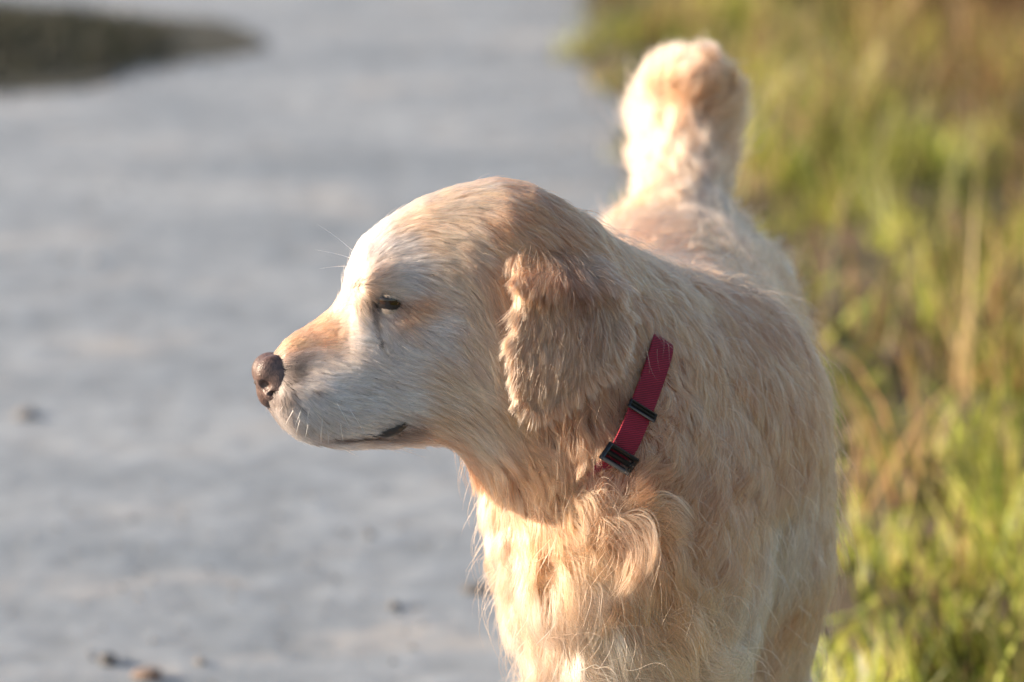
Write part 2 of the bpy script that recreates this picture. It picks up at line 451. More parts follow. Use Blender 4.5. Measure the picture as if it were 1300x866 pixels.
# ------------------------------------------------------------------ stones on the road
def pebble(px, py, size, col, label, seed):
    v = (433 - py) / FPX; d = (CAM[2]) / (sp - v * cp); c = at(px, py, d)
    r = np.random.default_rng(seed)
    gph = np.array([(math.cos(a) * math.cos(b), math.sin(a) * math.cos(b), math.sin(b)) for b in np.linspace(-1.5, 1.5, 9) for a in np.linspace(0, 2 * np.pi, 14, endpoint=False)])
    q = gph * (1 + 0.13 * np.sin(gph @ r.normal(0, 3, 3))[:, None] + 0.1 * np.sin(gph @ r.normal(0, 5, 3) + 1)[:, None])
    V = q * np.array(size) + np.array([c[0], c[1], size[2] * 0.62])
    F = [(i * 14 + j, i * 14 + (j + 1) % 14, (i + 1) * 14 + (j + 1) % 14, (i + 1) * 14 + j) for i in range(8) for j in range(14)]
    o = mesh_obj('pebble', V, F, simple('pebble_stone', col, 0.85, 0.3, 0.5, 90, 0.3))
    tag(o, label, 'pebble', 'pebbles lying on the grey road')
pebble(137, 843, (0.011, 0.012, 0.008), (0.10, 0.10, 0.10), 'dark grey pebble lying on the road at the lower left', 3)
pebble(188, 862, (0.017, 0.012, 0.008), (0.20, 0.15, 0.12), 'brownish pebble on the bottom edge of the road view, right of a dark one', 4)
pebble(607, 752, (0.020, 0.012, 0.006), (0.10, 0.095, 0.09), 'flat dark pebble on the road just left of the dog\'s chest', 5)
pebble(500, 772, (0.007, 0.008, 0.005), (0.13, 0.13, 0.13), 'tiny grey pebble on the road left of the flat dark pebble', 6)
pebble(33, 530, (0.016, 0.02, 0.008), (0.15, 0.15, 0.155), 'grey pebble far back on the road near the left border', 8)

# ------------------------------------------------------------------ dog body as one implicit surface
S0 = FPX / 3.0
TAU = rad(7)
PSI = rad(-13)                                   # the muzzle points slightly towards the camera
HU = math.cos(TAU) * U_ - math.sin(TAU) * F_
HB = math.cos(TAU) * F_ + math.sin(TAU) * U_
HX = math.cos(PSI) * R_ - math.sin(PSI) * HB      # towards the back of the skull
HS = -math.cos(PSI) * HB - math.sin(PSI) * R_     # towards the viewer's side of the face
HO = at(600, 400, 3.0); CPSI, SPSI = math.cos(PSI), math.sin(PSI)
def head_pt(px, py, s=0.0):
    """head frame: profile position in pixels of the photo, s = sideways towards the viewer (px)"""
    return HO + ((px - 600) / CPSI * HX - (py - 400) * HU + s * HS) / S0
def head_axes(X, Y, Z):
    x, y, z = X - HO[0], Y - HO[1], Z - HO[2]
    return (600 + CPSI * S0 * (x * HX[0] + y * HX[1] + z * HX[2]), 400 - S0 * (x * HU[0] + y * HU[1] + z * HU[2]), S0 * (x * HS[0] + y * HS[1] + z * HS[2]))
def seen(a, b, s):
    """profile position at which a point of the side of the face shows (the same on the far side)"""
    return a - SPSI * np.abs(s), b + 0.12 * np.abs(s)

G = Grid((-0.25, 2.72, 0.0), (0.36, 3.98, 0.90), 0.0042)
# torso: stations along the body: y, top z, bottom z, half width
TS = [(2.965, 0.52, 0.44, 0.055), (3.00, 0.575, 0.38, 0.085), (3.06, 0.612, 0.335, 0.102), (3.16, 0.638, 0.30, 0.112), (3.30, 0.640, 0.30, 0.112),
      (3.45, 0.632, 0.335, 0.100), (3.56, 0.628, 0.37, 0.092), (3.64, 0.612, 0.41, 0.082), (3.70, 0.575, 0.46, 0.055)]
def body_x(y): return 0.128 + (y - 3.0) * 0.055
def torso(X, Y, Z):
    yc = np.clip(Y, 2.965, 3.70)
    top, bot, hw = pw(yc, TS, 1), pw(yc, TS, 2), pw(yc, TS, 3)
    c, h = (top + bot) / 2, (top - bot) / 2
    f = (np.abs((Z - c) / h) ** 2.2 + np.abs((X - body_x(yc)) / hw) ** 2.2) ** (1 / 2.2)
    d = (f - 1) * np.minimum(h, hw)
    return np.sqrt(np.maximum(d, 0) ** 2 + (Y - yc) ** 2) + np.minimum(d, 0)
G.add(torso, (-0.02, 2.96, 0.27), (0.30, 3.72, 0.66))
for s in (-1, 1):
    xb = body_x(3.08) + s * 0.073
    G.ell((xb, 3.09, 0.48), (0.055, 0.075, 0.13), 0.05)               # shoulder
    G.cone((xb, 3.07, 0.40), (xb, 3.11, 0.27), 0.05, 0.036, 0.04)     # upper arm
    G.cone((xb, 3.11, 0.28), (xb - s * 0.006, 3.09, 0.10), 0.034, 0.023, 0.02)
    G.cone((xb - s * 0.006, 3.09, 0.10), (xb - s * 0.006, 3.075, 0.03), 0.023, 0.026, 0.02)
    G.ell((xb - s * 0.006, 3.045, 0.024), (0.032, 0.052, 0.025), 0.015)
    xh = body_x(3.58) + s * 0.075
    G.ell((xh, 3.58, 0.43), (0.05, 0.10, 0.13), 0.05)                 # thigh
    G.cone((xh, 3.55, 0.36), (xh, 3.60, 0.26), 0.055, 0.036, 0.03)
    G.cone((xh, 3.60, 0.26), (xh, 3.71, 0.15), 0.034, 0.023, 0.02)    # shank to hock
    G.cone((xh, 3.71, 0.15), (xh, 3.69, 0.03), 0.023, 0.022, 0.015)
    G.ell((xh, 3.655, 0.024), (0.032, 0.052, 0.025), 0.015)
# keel of the chest, neck, throat
G.ell(at(815, 770, 3.08), (0.085, 0.06, 0.11), 0.05)
G.ell(at(800, 655, 3.07), (0.082, 0.085, 0.15), 0.05)
G.ell(at(775, 690, 3.03), (0.066, 0.075, 0.14), 0.05)
G.cone(at(855, 505, 3.16), at(695, 395, 3.03), 0.094, 0.074, 0.05)
G.cone(at(845, 550, 3.13), at(700, 470, 3.03), 0.100, 0.066, 0.04)
G.cone(at(650, 484, 3.02), at(775, 655, 3.06), 0.052, 0.082, 0.045)
# head loft: x, top, bottom, half width, skew (wider low)
HS_ = [(351, 446, 503, 27, 0.05), (358, 436, 520, 33, 0.1), (370, 425, 536, 38, 0.14), (400, 408, 551, 45, 0.17), (425, 390, 557, 50, 0.17), (438, 370, 559, 53, 0.16),
       (446, 335, 559, 54, 0.15), (460, 307, 559, 57, 0.12), (490, 283, 559, 64, 0.08), (535, 257, 555, 73, 0.05), (580, 243, 551, 81, 0.04), (630, 233, 546, 87, 0.03), (670, 240, 540, 86, 0), (710, 262, 520, 74, 0), (745, 294, 490, 60, 0)]
def head(X, Y, Z):
    a, b, s = head_axes(X, Y, Z); s = np.abs(s)
    ac = np.clip(a, 351, 745)
    fx = np.array([p[0] for p in HS_]); 
    top = np.interp(ac, fx, [p[1] for p in HS_])
    bot, hw, sk = (pw(ac, HS_, i) for i in (2, 3, 4))
    c, h = (top + bot) / 2, (bot - top) / 2
    u = (b - c) / h
    hw = hw * (1 + sk * np.clip(u, -1, 1))
    f = (np.abs(u) ** 2.3 + np.abs(s / hw) ** 2.3) ** (1 / 2.3)
    d = (f - 1) * np.minimum(h, hw)
    return (np.sqrt(np.maximum(d, 0) ** 2 + (a - ac) ** 2) + np.minimum(d, 0)) / S0
hc = np.array([head_pt(x, y, z) for x in (338, 745) for y in (230, 565) for z in (-95, 95)])
G.add(head, hc.min(0), hc.max(0), 0.022)
HA = np.array([HX, HU, HS])
for s in (-1, 1):
    def he(px, py, sd, r, k, mode='u'): G.ell(head_pt(px, py, s * sd), np.array(r) / S0, k, mode, HA)
    he(486, 348, 52, (34, 15, 8), 0.012)            # brow ridge
    he(408, 512, 35, (52, 30, 16), 0.022)            # flews
    he(380, 500, 22, (24, 24, 15), 0.012)
    he(490, 383, 72, (24, 13, 11), 0.008, 'c')       # eye socket
# tail raised and curled over
TP = [at(866, 275, 3.62), at(868, 215, 3.69), at(868, 170, 3.72), at(870, 138, 3.73), at(876, 114, 3.72), at(884, 102, 3.70)]
TR = [0.038, 0.028, 0.026, 0.026, 0.024, 0.016]
for i in range(5): G.cone(TP[i], TP[i + 1], TR[i], TR[i + 1], 0.02)
G.D[:, :, 0] = np.maximum(G.D[:, :, 0], 0.001)
G.grads()
BV, BF = surface_nets(G)
print('body', len(BV), len(BF), 't', time.time() - T0)

def hit(px, py):
    """first point of the body seen through a photo pixel (or its nearest approach)"""
    px = np.atleast_1d(np.array(px, float)); py = np.atleast_1d(np.array(py, float))
    D = F_ + (px - 650)[:, None] / FPX * R_ + (433 - py)[:, None] / FPX * U_
    d = np.full(len(px), 2.78); best = np.full(len(px), 9.0); bd = d.copy(); done = np.zeros(len(px), bool)
    for _ in range(400):
        v = G.val(CAM + d[:, None] * D)
        up = (v < best) & ~done; best[up] = v[up]; bd[up] = d[up]
        done |= v < 0.0005
        d = np.where(done, d, d + np.clip(v * 0.5, 0.0015, 0.02))
        if (d > 3.95).all(): break
    return CAM + bd[:, None] * D

# plane of the collar round the neck
c_top, c_mid, c_bot = hit([842, 812, 780], [425, 512, 592])
ctan = (c_top - c_bot) / np.linalg.norm(c_top - c_bot)
cn = 0.80 * R_ - 0.27 * U_ + 0.45 * F_; cn = cn - (cn @ ctan) * ctan; cn /= np.linalg.norm(cn)
cc = c_mid + 0.095 * F_; cc = cc - ((cc - c_mid) @ cn) * cn

# ------------------------------------------------------------------ fur anchors read off the photograph
W = (0.50, 0.425, 0.385); CR = (0.53, 0.31, 0.197); PG = (0.47, 0.192, 0.092); GO = (0.39, 0.15, 0.068); TA = (0.26, 0.102, 0.047); BR = (0.12, 0.051, 0.027); SH = (0.31, 0.125, 0.06)  # SH: fur darkened beside and below the ear to stand for shade
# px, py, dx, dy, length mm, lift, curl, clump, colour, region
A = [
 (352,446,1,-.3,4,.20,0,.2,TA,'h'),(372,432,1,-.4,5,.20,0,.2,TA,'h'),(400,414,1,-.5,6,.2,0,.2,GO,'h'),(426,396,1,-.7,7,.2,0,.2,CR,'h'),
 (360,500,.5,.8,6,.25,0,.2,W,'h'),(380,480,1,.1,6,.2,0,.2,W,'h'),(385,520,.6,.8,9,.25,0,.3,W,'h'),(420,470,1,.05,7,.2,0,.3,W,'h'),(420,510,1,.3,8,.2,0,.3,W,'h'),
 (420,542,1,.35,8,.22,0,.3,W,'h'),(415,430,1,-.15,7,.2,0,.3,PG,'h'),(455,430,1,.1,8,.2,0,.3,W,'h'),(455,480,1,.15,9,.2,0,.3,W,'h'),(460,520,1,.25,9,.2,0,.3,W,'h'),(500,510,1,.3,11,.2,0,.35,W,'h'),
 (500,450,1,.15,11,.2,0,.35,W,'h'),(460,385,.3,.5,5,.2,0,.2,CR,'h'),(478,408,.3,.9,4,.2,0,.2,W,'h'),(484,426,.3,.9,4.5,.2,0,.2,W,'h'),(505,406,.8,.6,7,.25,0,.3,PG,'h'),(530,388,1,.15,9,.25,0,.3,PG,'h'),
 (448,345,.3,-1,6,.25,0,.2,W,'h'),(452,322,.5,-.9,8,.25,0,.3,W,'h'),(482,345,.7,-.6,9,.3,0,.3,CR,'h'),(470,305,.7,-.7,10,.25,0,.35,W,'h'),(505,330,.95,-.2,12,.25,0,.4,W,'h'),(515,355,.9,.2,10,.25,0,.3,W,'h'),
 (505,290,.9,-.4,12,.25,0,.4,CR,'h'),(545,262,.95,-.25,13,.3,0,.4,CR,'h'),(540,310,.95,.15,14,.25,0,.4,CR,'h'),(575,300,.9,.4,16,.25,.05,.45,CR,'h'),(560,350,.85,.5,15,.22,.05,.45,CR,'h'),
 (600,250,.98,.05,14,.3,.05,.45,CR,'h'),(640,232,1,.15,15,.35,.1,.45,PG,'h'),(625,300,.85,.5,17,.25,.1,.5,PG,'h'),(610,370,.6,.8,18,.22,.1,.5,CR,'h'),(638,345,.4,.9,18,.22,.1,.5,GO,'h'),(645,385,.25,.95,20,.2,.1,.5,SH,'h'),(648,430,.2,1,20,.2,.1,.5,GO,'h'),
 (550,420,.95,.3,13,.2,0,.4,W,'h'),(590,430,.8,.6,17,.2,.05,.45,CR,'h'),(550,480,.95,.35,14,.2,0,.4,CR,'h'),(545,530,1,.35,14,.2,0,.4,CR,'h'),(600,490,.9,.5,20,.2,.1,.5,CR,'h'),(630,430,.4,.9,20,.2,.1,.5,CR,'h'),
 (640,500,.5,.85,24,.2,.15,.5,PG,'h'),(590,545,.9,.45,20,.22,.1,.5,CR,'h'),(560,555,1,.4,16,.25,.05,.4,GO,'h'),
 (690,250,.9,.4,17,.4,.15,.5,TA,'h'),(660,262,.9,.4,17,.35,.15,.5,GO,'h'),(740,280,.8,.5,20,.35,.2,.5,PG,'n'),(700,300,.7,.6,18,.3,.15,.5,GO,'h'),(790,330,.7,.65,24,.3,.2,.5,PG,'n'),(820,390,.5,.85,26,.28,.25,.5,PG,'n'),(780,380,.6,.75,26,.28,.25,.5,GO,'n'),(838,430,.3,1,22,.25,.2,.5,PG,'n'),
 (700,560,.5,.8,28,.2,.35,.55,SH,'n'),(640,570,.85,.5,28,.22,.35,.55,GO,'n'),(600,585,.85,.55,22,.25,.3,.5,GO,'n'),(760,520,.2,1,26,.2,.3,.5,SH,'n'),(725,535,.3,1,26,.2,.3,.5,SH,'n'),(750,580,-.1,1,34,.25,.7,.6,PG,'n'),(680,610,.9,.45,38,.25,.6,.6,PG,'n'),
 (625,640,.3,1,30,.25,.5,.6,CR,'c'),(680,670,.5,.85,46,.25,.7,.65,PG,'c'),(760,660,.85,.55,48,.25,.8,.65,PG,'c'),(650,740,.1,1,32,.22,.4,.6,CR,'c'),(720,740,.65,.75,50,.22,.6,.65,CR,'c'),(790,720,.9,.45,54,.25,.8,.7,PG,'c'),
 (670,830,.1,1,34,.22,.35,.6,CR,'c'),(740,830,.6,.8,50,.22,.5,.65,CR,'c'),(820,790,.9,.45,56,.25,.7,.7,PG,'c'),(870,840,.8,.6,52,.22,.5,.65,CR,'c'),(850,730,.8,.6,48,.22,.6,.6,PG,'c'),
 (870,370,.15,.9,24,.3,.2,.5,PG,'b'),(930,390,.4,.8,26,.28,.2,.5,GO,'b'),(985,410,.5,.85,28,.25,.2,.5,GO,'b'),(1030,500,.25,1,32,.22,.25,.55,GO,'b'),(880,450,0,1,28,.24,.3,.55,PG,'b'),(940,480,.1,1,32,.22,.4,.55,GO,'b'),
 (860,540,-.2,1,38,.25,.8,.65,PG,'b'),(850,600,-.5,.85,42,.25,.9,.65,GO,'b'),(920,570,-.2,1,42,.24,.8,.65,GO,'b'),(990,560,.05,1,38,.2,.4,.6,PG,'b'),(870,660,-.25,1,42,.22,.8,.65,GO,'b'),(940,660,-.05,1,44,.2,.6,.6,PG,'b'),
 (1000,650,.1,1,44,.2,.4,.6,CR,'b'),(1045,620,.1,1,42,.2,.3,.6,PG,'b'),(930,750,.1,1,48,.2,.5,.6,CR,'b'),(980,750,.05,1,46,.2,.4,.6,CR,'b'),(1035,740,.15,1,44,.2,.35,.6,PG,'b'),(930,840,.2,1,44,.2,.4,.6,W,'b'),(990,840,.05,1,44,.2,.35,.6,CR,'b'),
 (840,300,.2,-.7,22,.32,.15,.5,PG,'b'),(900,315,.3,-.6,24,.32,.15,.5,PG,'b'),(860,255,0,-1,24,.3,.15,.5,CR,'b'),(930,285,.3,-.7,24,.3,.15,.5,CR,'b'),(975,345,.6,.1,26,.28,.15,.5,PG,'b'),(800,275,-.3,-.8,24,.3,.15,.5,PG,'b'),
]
ap = hit([a[0] for a in A], [a[1] for a in A])
# anchors out of the photograph's sight, in world metres
B = [((.01,3.35,.45),(-.1,.8,-.6),35,CR,'b'),((.01,3.35,.33),(0,.4,-.9),40,CR,'b'),((.30,3.35,.45),(.1,.8,-.6),35,PG,'b'),((.30,3.35,.33),(0,.4,-.9),40,CR,'b'),((.02,3.58,.42),(0,.6,-.8),35,CR,'b'),((.29,3.58,.42),(0,.6,-.8),35,CR,'b'),
     ((.16,3.73,.46),(0,.3,-1),50,CR,'b'),((.14,3.3,.27),(0,.3,-1),40,CR,'b'),((.145,3.3,.6),(0,1,-.05),24,PG,'b'),((.155,3.55,.58),(0,1,-.05),24,CR,'b'),
     ((.05,3.1,.2),(0,.3,-1),14,CR,'l'),((.21,3.1,.2),(0,.3,-1),14,CR,'l'),((.05,3.07,.05),(0,-.3,-1),7,CR,'l'),((.21,3.07,.05),(0,-.3,-1),7,CR,'l'),((.08,3.68,.17),(0,.5,-1),12,CR,'l'),((.24,3.68,.17),(0,.5,-1),12,CR,'l'),
     ((.08,3.66,.04),(0,-.3,-1),7,CR,'l'),((.24,3.66,.04),(0,-.3,-1),7,CR,'l'),((.09,3.60,.3),(0,.5,-1),30,CR,'l'),((.24,3.6,.3),(0,.5,-1),30,CR,'l')]
# tail anchors: along the tail
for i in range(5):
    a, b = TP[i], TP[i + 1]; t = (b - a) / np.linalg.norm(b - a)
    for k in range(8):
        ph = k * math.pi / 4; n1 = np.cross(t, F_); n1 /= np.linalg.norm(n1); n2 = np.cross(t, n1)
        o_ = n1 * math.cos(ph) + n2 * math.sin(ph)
        B.append((tuple(0.5 * (a + b) + o_ * 0.027), tuple(t * (1.0 if i < 3 else 0.8) + o_ * 0.52), (40, 62, 60, 52, 42)[i], ((TA, GO, GO, GO, PG)[i] if o_ @ F_ < -.6 else PG if o_ @ R_ > .5 else CR), 't'))  # shade down the tail's front is put into the hair colour
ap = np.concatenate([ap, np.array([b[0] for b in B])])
def idir(dx, dy): return dx * R_ - dy * U_
ad = np.array([idir(a[2], a[3]) for a in A] + [b[1] for b in B]); ad /= np.linalg.norm(ad, axis=1, keepdims=True)
LK = {'h': 1.6, 'n': 1.55, 'c': 1.85, 'b': 1.5}
LF = {'h': .42, 'n': .5, 'c': .75, 'b': .55}
CK = {'h': .5, 'n': 1.25, 'c': 1.3, 'b': .75}
apar = np.array([[a[4] * LK[a[9]], a[5] * LF[a[9]], a[6] * {'h': 1, 'b': 1.05}.get(a[9], 1.35), min(.92, a[7] * CK[a[9]])] for a in A] + [[b[2], .28 if b[4] != 't' else .45, .2, .4 if b[4] != 't' else .3] for b in B])
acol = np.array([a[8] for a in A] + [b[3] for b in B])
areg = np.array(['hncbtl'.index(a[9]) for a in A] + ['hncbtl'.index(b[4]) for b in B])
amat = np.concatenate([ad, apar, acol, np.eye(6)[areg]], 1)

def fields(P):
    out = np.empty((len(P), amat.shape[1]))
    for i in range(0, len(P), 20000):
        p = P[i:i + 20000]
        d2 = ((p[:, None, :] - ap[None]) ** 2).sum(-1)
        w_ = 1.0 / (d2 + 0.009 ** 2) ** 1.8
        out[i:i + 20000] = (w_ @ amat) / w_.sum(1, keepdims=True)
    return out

BN = G.nrm(BV); BFld = fields(BV)
TRI = np.concatenate([BF[:, [0, 1, 2]], BF[:, [0, 2, 3]]])

# dark marks of the face (head-profile pixels): px, py, rx, ry, colour, strength
DK = (0.035, 0.022, 0.016)
MARKS = [(476,383,11,17,DK,.98),(497,381,21,6,DK,.85),(478,398,5,8,DK,.95),(482,408,3.5,8,DK,.85),(478,416,2.5,6,(.10,.045,.035),.8),(482,399,9,12,(.30,.22,.17),.4),(484,427,5,5,DK,1),(480,345,10,5,(.10,.10,.10),.55),
         (518,388,14,6,(.20,.11,.065),.75),(470,366,6,13,(.14,.08,.05),.75),(528,392,9,8,(.30,.17,.10),.5),
         (372,468,15,20,(.03,.022,.02),.95),(366,496,17,14,(.05,.04,.036),.9),(345,496,19,16,(.04,.028,.025),.97),(381,462,15,15,(.05,.04,.035),.75),(378,434,15,7,(.27,.15,.07),.7),(398,430,12,6,(.25,.15,.09),.5),(385,450,12,6,(.13,.10,.09),.5),
         (362,518,15,16,(.11,.09,.08),.75),(384,532,17,11,(.13,.105,.095),.65),
         (402,489,4,3.4,DK,.95),(392,446,4,3,DK,.6),(386,510,3.4,3,DK,.85),(422,503,3.4,3,DK,.85),(410,522,2.4,2.4,DK,.6),(440,515,2.4,2.4,DK,.55),(430,530,2.4,2.4,DK,.55),
         (455,553,45,6,(.05,.03,.025),.85),(500,543,26,12,DK,.98),(517,536,10,10,DK,.95),(408,550,24,6,(.09,.055,.045),.8)]
def marks(P, col):
    a, b, s = head_axes(P[:, 0], P[:, 1], P[:, 2]); a, b = seen(a, b, s)
    for mx_, my_, rx, ry, c, st in MARKS:
        k = np.clip(st * np.exp(-(((a - mx_) / rx) ** 2 + ((b - my_) / ry) ** 2) ** 1.5), 0, 1) * (a < 560) * ((np.abs(s) > 8) | (a < 372))
        col = col * (1 - k[:, None]) + np.array(c) * k[:, None]
    return col

def face_cut(P):
    """density multiplier: bare nose seat, eye opening and lips"""
    a, b, s = head_axes(P[:, 0], P[:, 1], P[:, 2]); a, b = seen(a, b, s)
    d = np.ones(len(P))
    d *= 1 - (((a - 340) / 21) ** 2 + ((b - 468) / 27) ** 2 < 1)
    d *= 1 - (((a - 490) / 18) ** 2 + ((b - 380 - 0.12 * (a - 493)) / 6) ** 2 < 1)
    d *= 1 - 0.85 * ((np.abs(b - 552 + 0.02 * (a - 400)) < 3) & (a > 395) & (a < 500))
    d *= 1 - 0.6 * (((a - 503) / 18) ** 2 + ((b - 544 + 0.3 * (a - 503)) / 7) ** 2 < 1)
    return d

dog = empty('dog', (0.14, 3.3, 0.0))
tag(dog, 'golden retriever with pale cream fur standing at the road edge, head turned left', 'dog')
skin_c = marks(BV, np.clip(BFld[:, 7:10] * np.array([0.75, 0.68, 0.62]), 0, 1))
ha_, hb_, hs_ = head_axes(BV[:, 0], BV[:, 1], BV[:, 2])
snout = (ha_ < 360) & (hb_ > 436) & (hb_ < 506)                   # bare dark skin round the nose leather
skin_c[snout] = (0.035, 0.022, 0.018)
body = mesh_obj('body', BV, BF, M_SKIN, dog); vcol(body, 'skin_color', skin_c)

EO = [(656,304),(700,302),(738,320),(764,348),(782,384),(788,416),(778,448),(752,474),(726,498),(706,516),(686,528),(668,516),(656,488),(653,450),(658,405),(657,360),(653,325)]
def under_ear(P):
    a, b, s = head_axes(P[:, 0], P[:, 1], P[:, 2]); a, b = seen(a, b, s); ins = np.zeros(len(P), bool)
    for i in range(len(EO)):
        (x0, y0), (x1, y1) = EO[i], EO[(i + 1) % len(EO)]
        if y0 == y1: continue
        ins ^= ((y0 > b) != (y1 > b)) & (a < (x1 - x0) * (b - y0) / (y1 - y0) + x0)
    return ins & (np.abs(s) > 20)

# ------------------------------------------------------------------ hair growing
def sample_surface(V, tri, wt, N):
    a, b, c = V[tri[:, 0]], V[tri[:, 1]], V[tri[:, 2]]
    ar = 0.5 * np.linalg.norm(np.cross(b - a, c - a), axis=1) * wt
    idx = rng.choice(len(tri), N, p=ar / ar.sum())
    r1 = np.sqrt(rng.random(N)); r2 = rng.random(N)
    bc = np.stack([1 - r1, r1 * (1 - r2), r1 * r2], 1)
    return idx, bc

def unit(v): return v / (np.linalg.norm(v, axis=1, keepdims=True) + 1e-9)

def grow(P, Nn, flow, L, lift, curl, clump, per_clump, nseg, sdf, grav=0.25, freq=(30, 70), sd_c=0.13, sd_s=0.14, fine=0.6, sd_l=0.05):
    """strands (N, nseg+1, 3): combed along flow, waved and gathered into locks"""
    N = len(P)
    nl = max(8, N // per_clump); lead = rng.choice(N, nl, replace=False)
    kd = kdtree.KDTree(nl)
    for i, q in enumerate(P[lead]): kd.insert(q, i)
    kd.balance()
    cid = np.fromiter((kd.find(q)[1] for q in P), np.int64, N)
    # bigger locks of locks: shared turning
    def swell(sc_, seed):
        r_ = np.random.default_rng(seed); v = 0
        for _ in range(7):
            k_ = r_.normal(0, 1, 3); k_ *= 2 * np.pi / sc_ * r_.uniform(0.6, 1.7) / np.linalg.norm(k_)
            v = v + np.sin(P @ k_ + r_.uniform(0, 6.28))
        return v / 1.9
    rb = swell(0.03, 5) * 0.8 + swell(0.011, 6) * fine
    ph = 2.6 * swell(0.055, 11) + rng.normal(0, 0.5, nl)[cid]; rc = rng.normal(0, sd_c, nl)[cid]; fr = rng.uniform(*freq, nl)[cid]
    Lc = rng.uniform(0.75, 1.15, nl)[cid]; lc = rng.normal(0, sd_l, nl)[cid]
    L = L * Lc * rng.uniform(0.72, 1.08, N)
    rot = rc + rng.normal(0, sd_s, N) + 0.2 * rb * (0.6 + curl)
    f = unit(flow - (flow * Nn).sum(1, keepdims=True) * Nn)
    bi = np.cross(Nn, f)
    f = f * np.cos(rot)[:, None] + bi * np.sin(rot)[:, None]
    fly = rng.random(N) < (0.012 if sd_l < .03 else 0.016)
    lf = np.clip(lift + lc + rng.normal(0, sd_l * 0.8, N) + fly * rng.uniform(0.08, 0.3 if sd_l < .03 else 0.4, N), 0.03, 0.95)
    L = L * np.where(fly, rng.uniform(1.0, 1.35, N), 1.0)
    pos = P.copy(); out = [pos.copy()]; n = Nn.copy()
    st = (L / nseg)[:, None]; gv = np.array([0, 0, -1.0])
    for k in range(nseg):
        t = (k + 0.5) / nseg
        ft = unit(f - (f * n).sum(1, keepdims=True) * n)
        b = np.cross(n, ft)
        s_ = (t * L * fr * 2.4 + ph)
        lk = lf * (1.15 - 0.9 * t)
        dv = ft * (1 - lk)[:, None] + n * lk[:, None] + gv * (grav * t * np.clip(L / 0.03, 0, 1))[:, None]
        dv = dv + b * (curl * 1.25 * np.cos(s_) * min(1, t * 3))[:, None] + n * (curl * 0.55 * np.sin(s_) * min(1, t * 3))[:, None]
        pos = pos + unit(dv) * st
        if sdf:
            v = G.val(pos); n = G.nrm(pos)
            want = 0.0008 + 0.10 * L * math.sin(min(1, t * 1.4) * 1.5708)
            push = np.clip(want - v, 0, 0.02)
            pos = pos + n * push[:, None]
        out.append(pos.copy())
    S = np.stack(out, 1)
    ld = lead[cid]
    tt = (np.arange(nseg + 1) / nseg)[None, :, None]
    cw = (clump * rng.uniform(0.45, 1.0, N))[:, None, None] * tt ** 0.9
    near = np.linalg.norm(P - P[ld], axis=1) < 0.025
    cw = cw * (near & ~fly)[:, None, None]
    S = S + cw * (S[ld] - S)
    return S, cid, rb

def curves(name, S, cols, rad_root, parent, mat=M_FUR, tip=0.15):
    N, K, _ = S.shape
    cd = bpy.data.hair_curves.new(name); cd.add_curves([K] * N)
    cd.attributes['position'].data.foreach_set('vector', S.astype(np.float32).ravel())
    t = np.linspace(0, 1, K)
    r = rad_root[:, None] * (1 - (1 - tip) * t ** 1.5)[None]
    a = cd.attributes.get('radius') or cd.attributes.new('radius', 'FLOAT', 'POINT')
    a.data.foreach_set('value', r.astype(np.float32).ravel())
    a = cd.attributes.new('fur_color', 'FLOAT_COLOR', 'CURVE')
    a.data.foreach_set('color', np.concatenate([cols, np.ones((N, 1))], 1).astype(np.float32).ravel())
    cd.materials.append(mat)
    o = bpy.data.objects.new(name, cd); C.objects.link(o)
    o.parent = parent
    o.matrix_parent_inverse = parent_inv(parent)
    return o

def strand_cols(col, cid, sc_=0.15, ss=0.19):
    m = cid.max() + 1
    c = col * np.exp(rng.normal(0, sc_, m))[cid][:, None] * np.exp(rng.normal(0, ss, len(col)))[:, None]
    warm = rng.normal(0, 0.05, m)[cid][:, None] * np.array([[0.3, 0, -1.0]])
    pale = (rng.random(len(col)) < 0.05)[:, None]
    c = c * (1 + warm); c = np.where(pale, 0.5 * c + 0.5 * np.array([0.55, 0.44, 0.35]), c)
    return np.clip(c, 0.01, 0.88)

view = unit(CAM - BV); facing = (view * BN).sum(1)
pxv, pyv, _ = img(BV)
inframe = (pyv < 930)
lenv = BFld[:, 3]
dens = np.where(facing > -0.35, 1.0, 0.35) * np.where(inframe, 1.0, 0.3) * np.clip(1.9 * np.clip(10.0 / lenv, 0, 1.3) ** 0.75, 0.45, 2.6)
dens *= face_cut(BV)
wt = dens[TRI].mean(1)
NF = 900000
idx, bc = sample_surface(BV, TRI, wt, NF)
tv = TRI[idx]
P = (BV[tv] * bc[..., None]).sum(1); Fl = (BFld[tv] * bc[..., None]).sum(1)
keep = face_cut(P) > rng.random(len(P)) * 0.999
P, Fl = P[keep], Fl[keep]
Nn = G.nrm(P)
reg = Fl[:, 10:16].argmax(1)
print('roots', len(P), 't', time.time() - T0)
FREQ = {0: (20, 40), 1: (25, 55), 2: (20, 40), 3: (22, 48), 4: (20, 40), 5: (20, 40)}
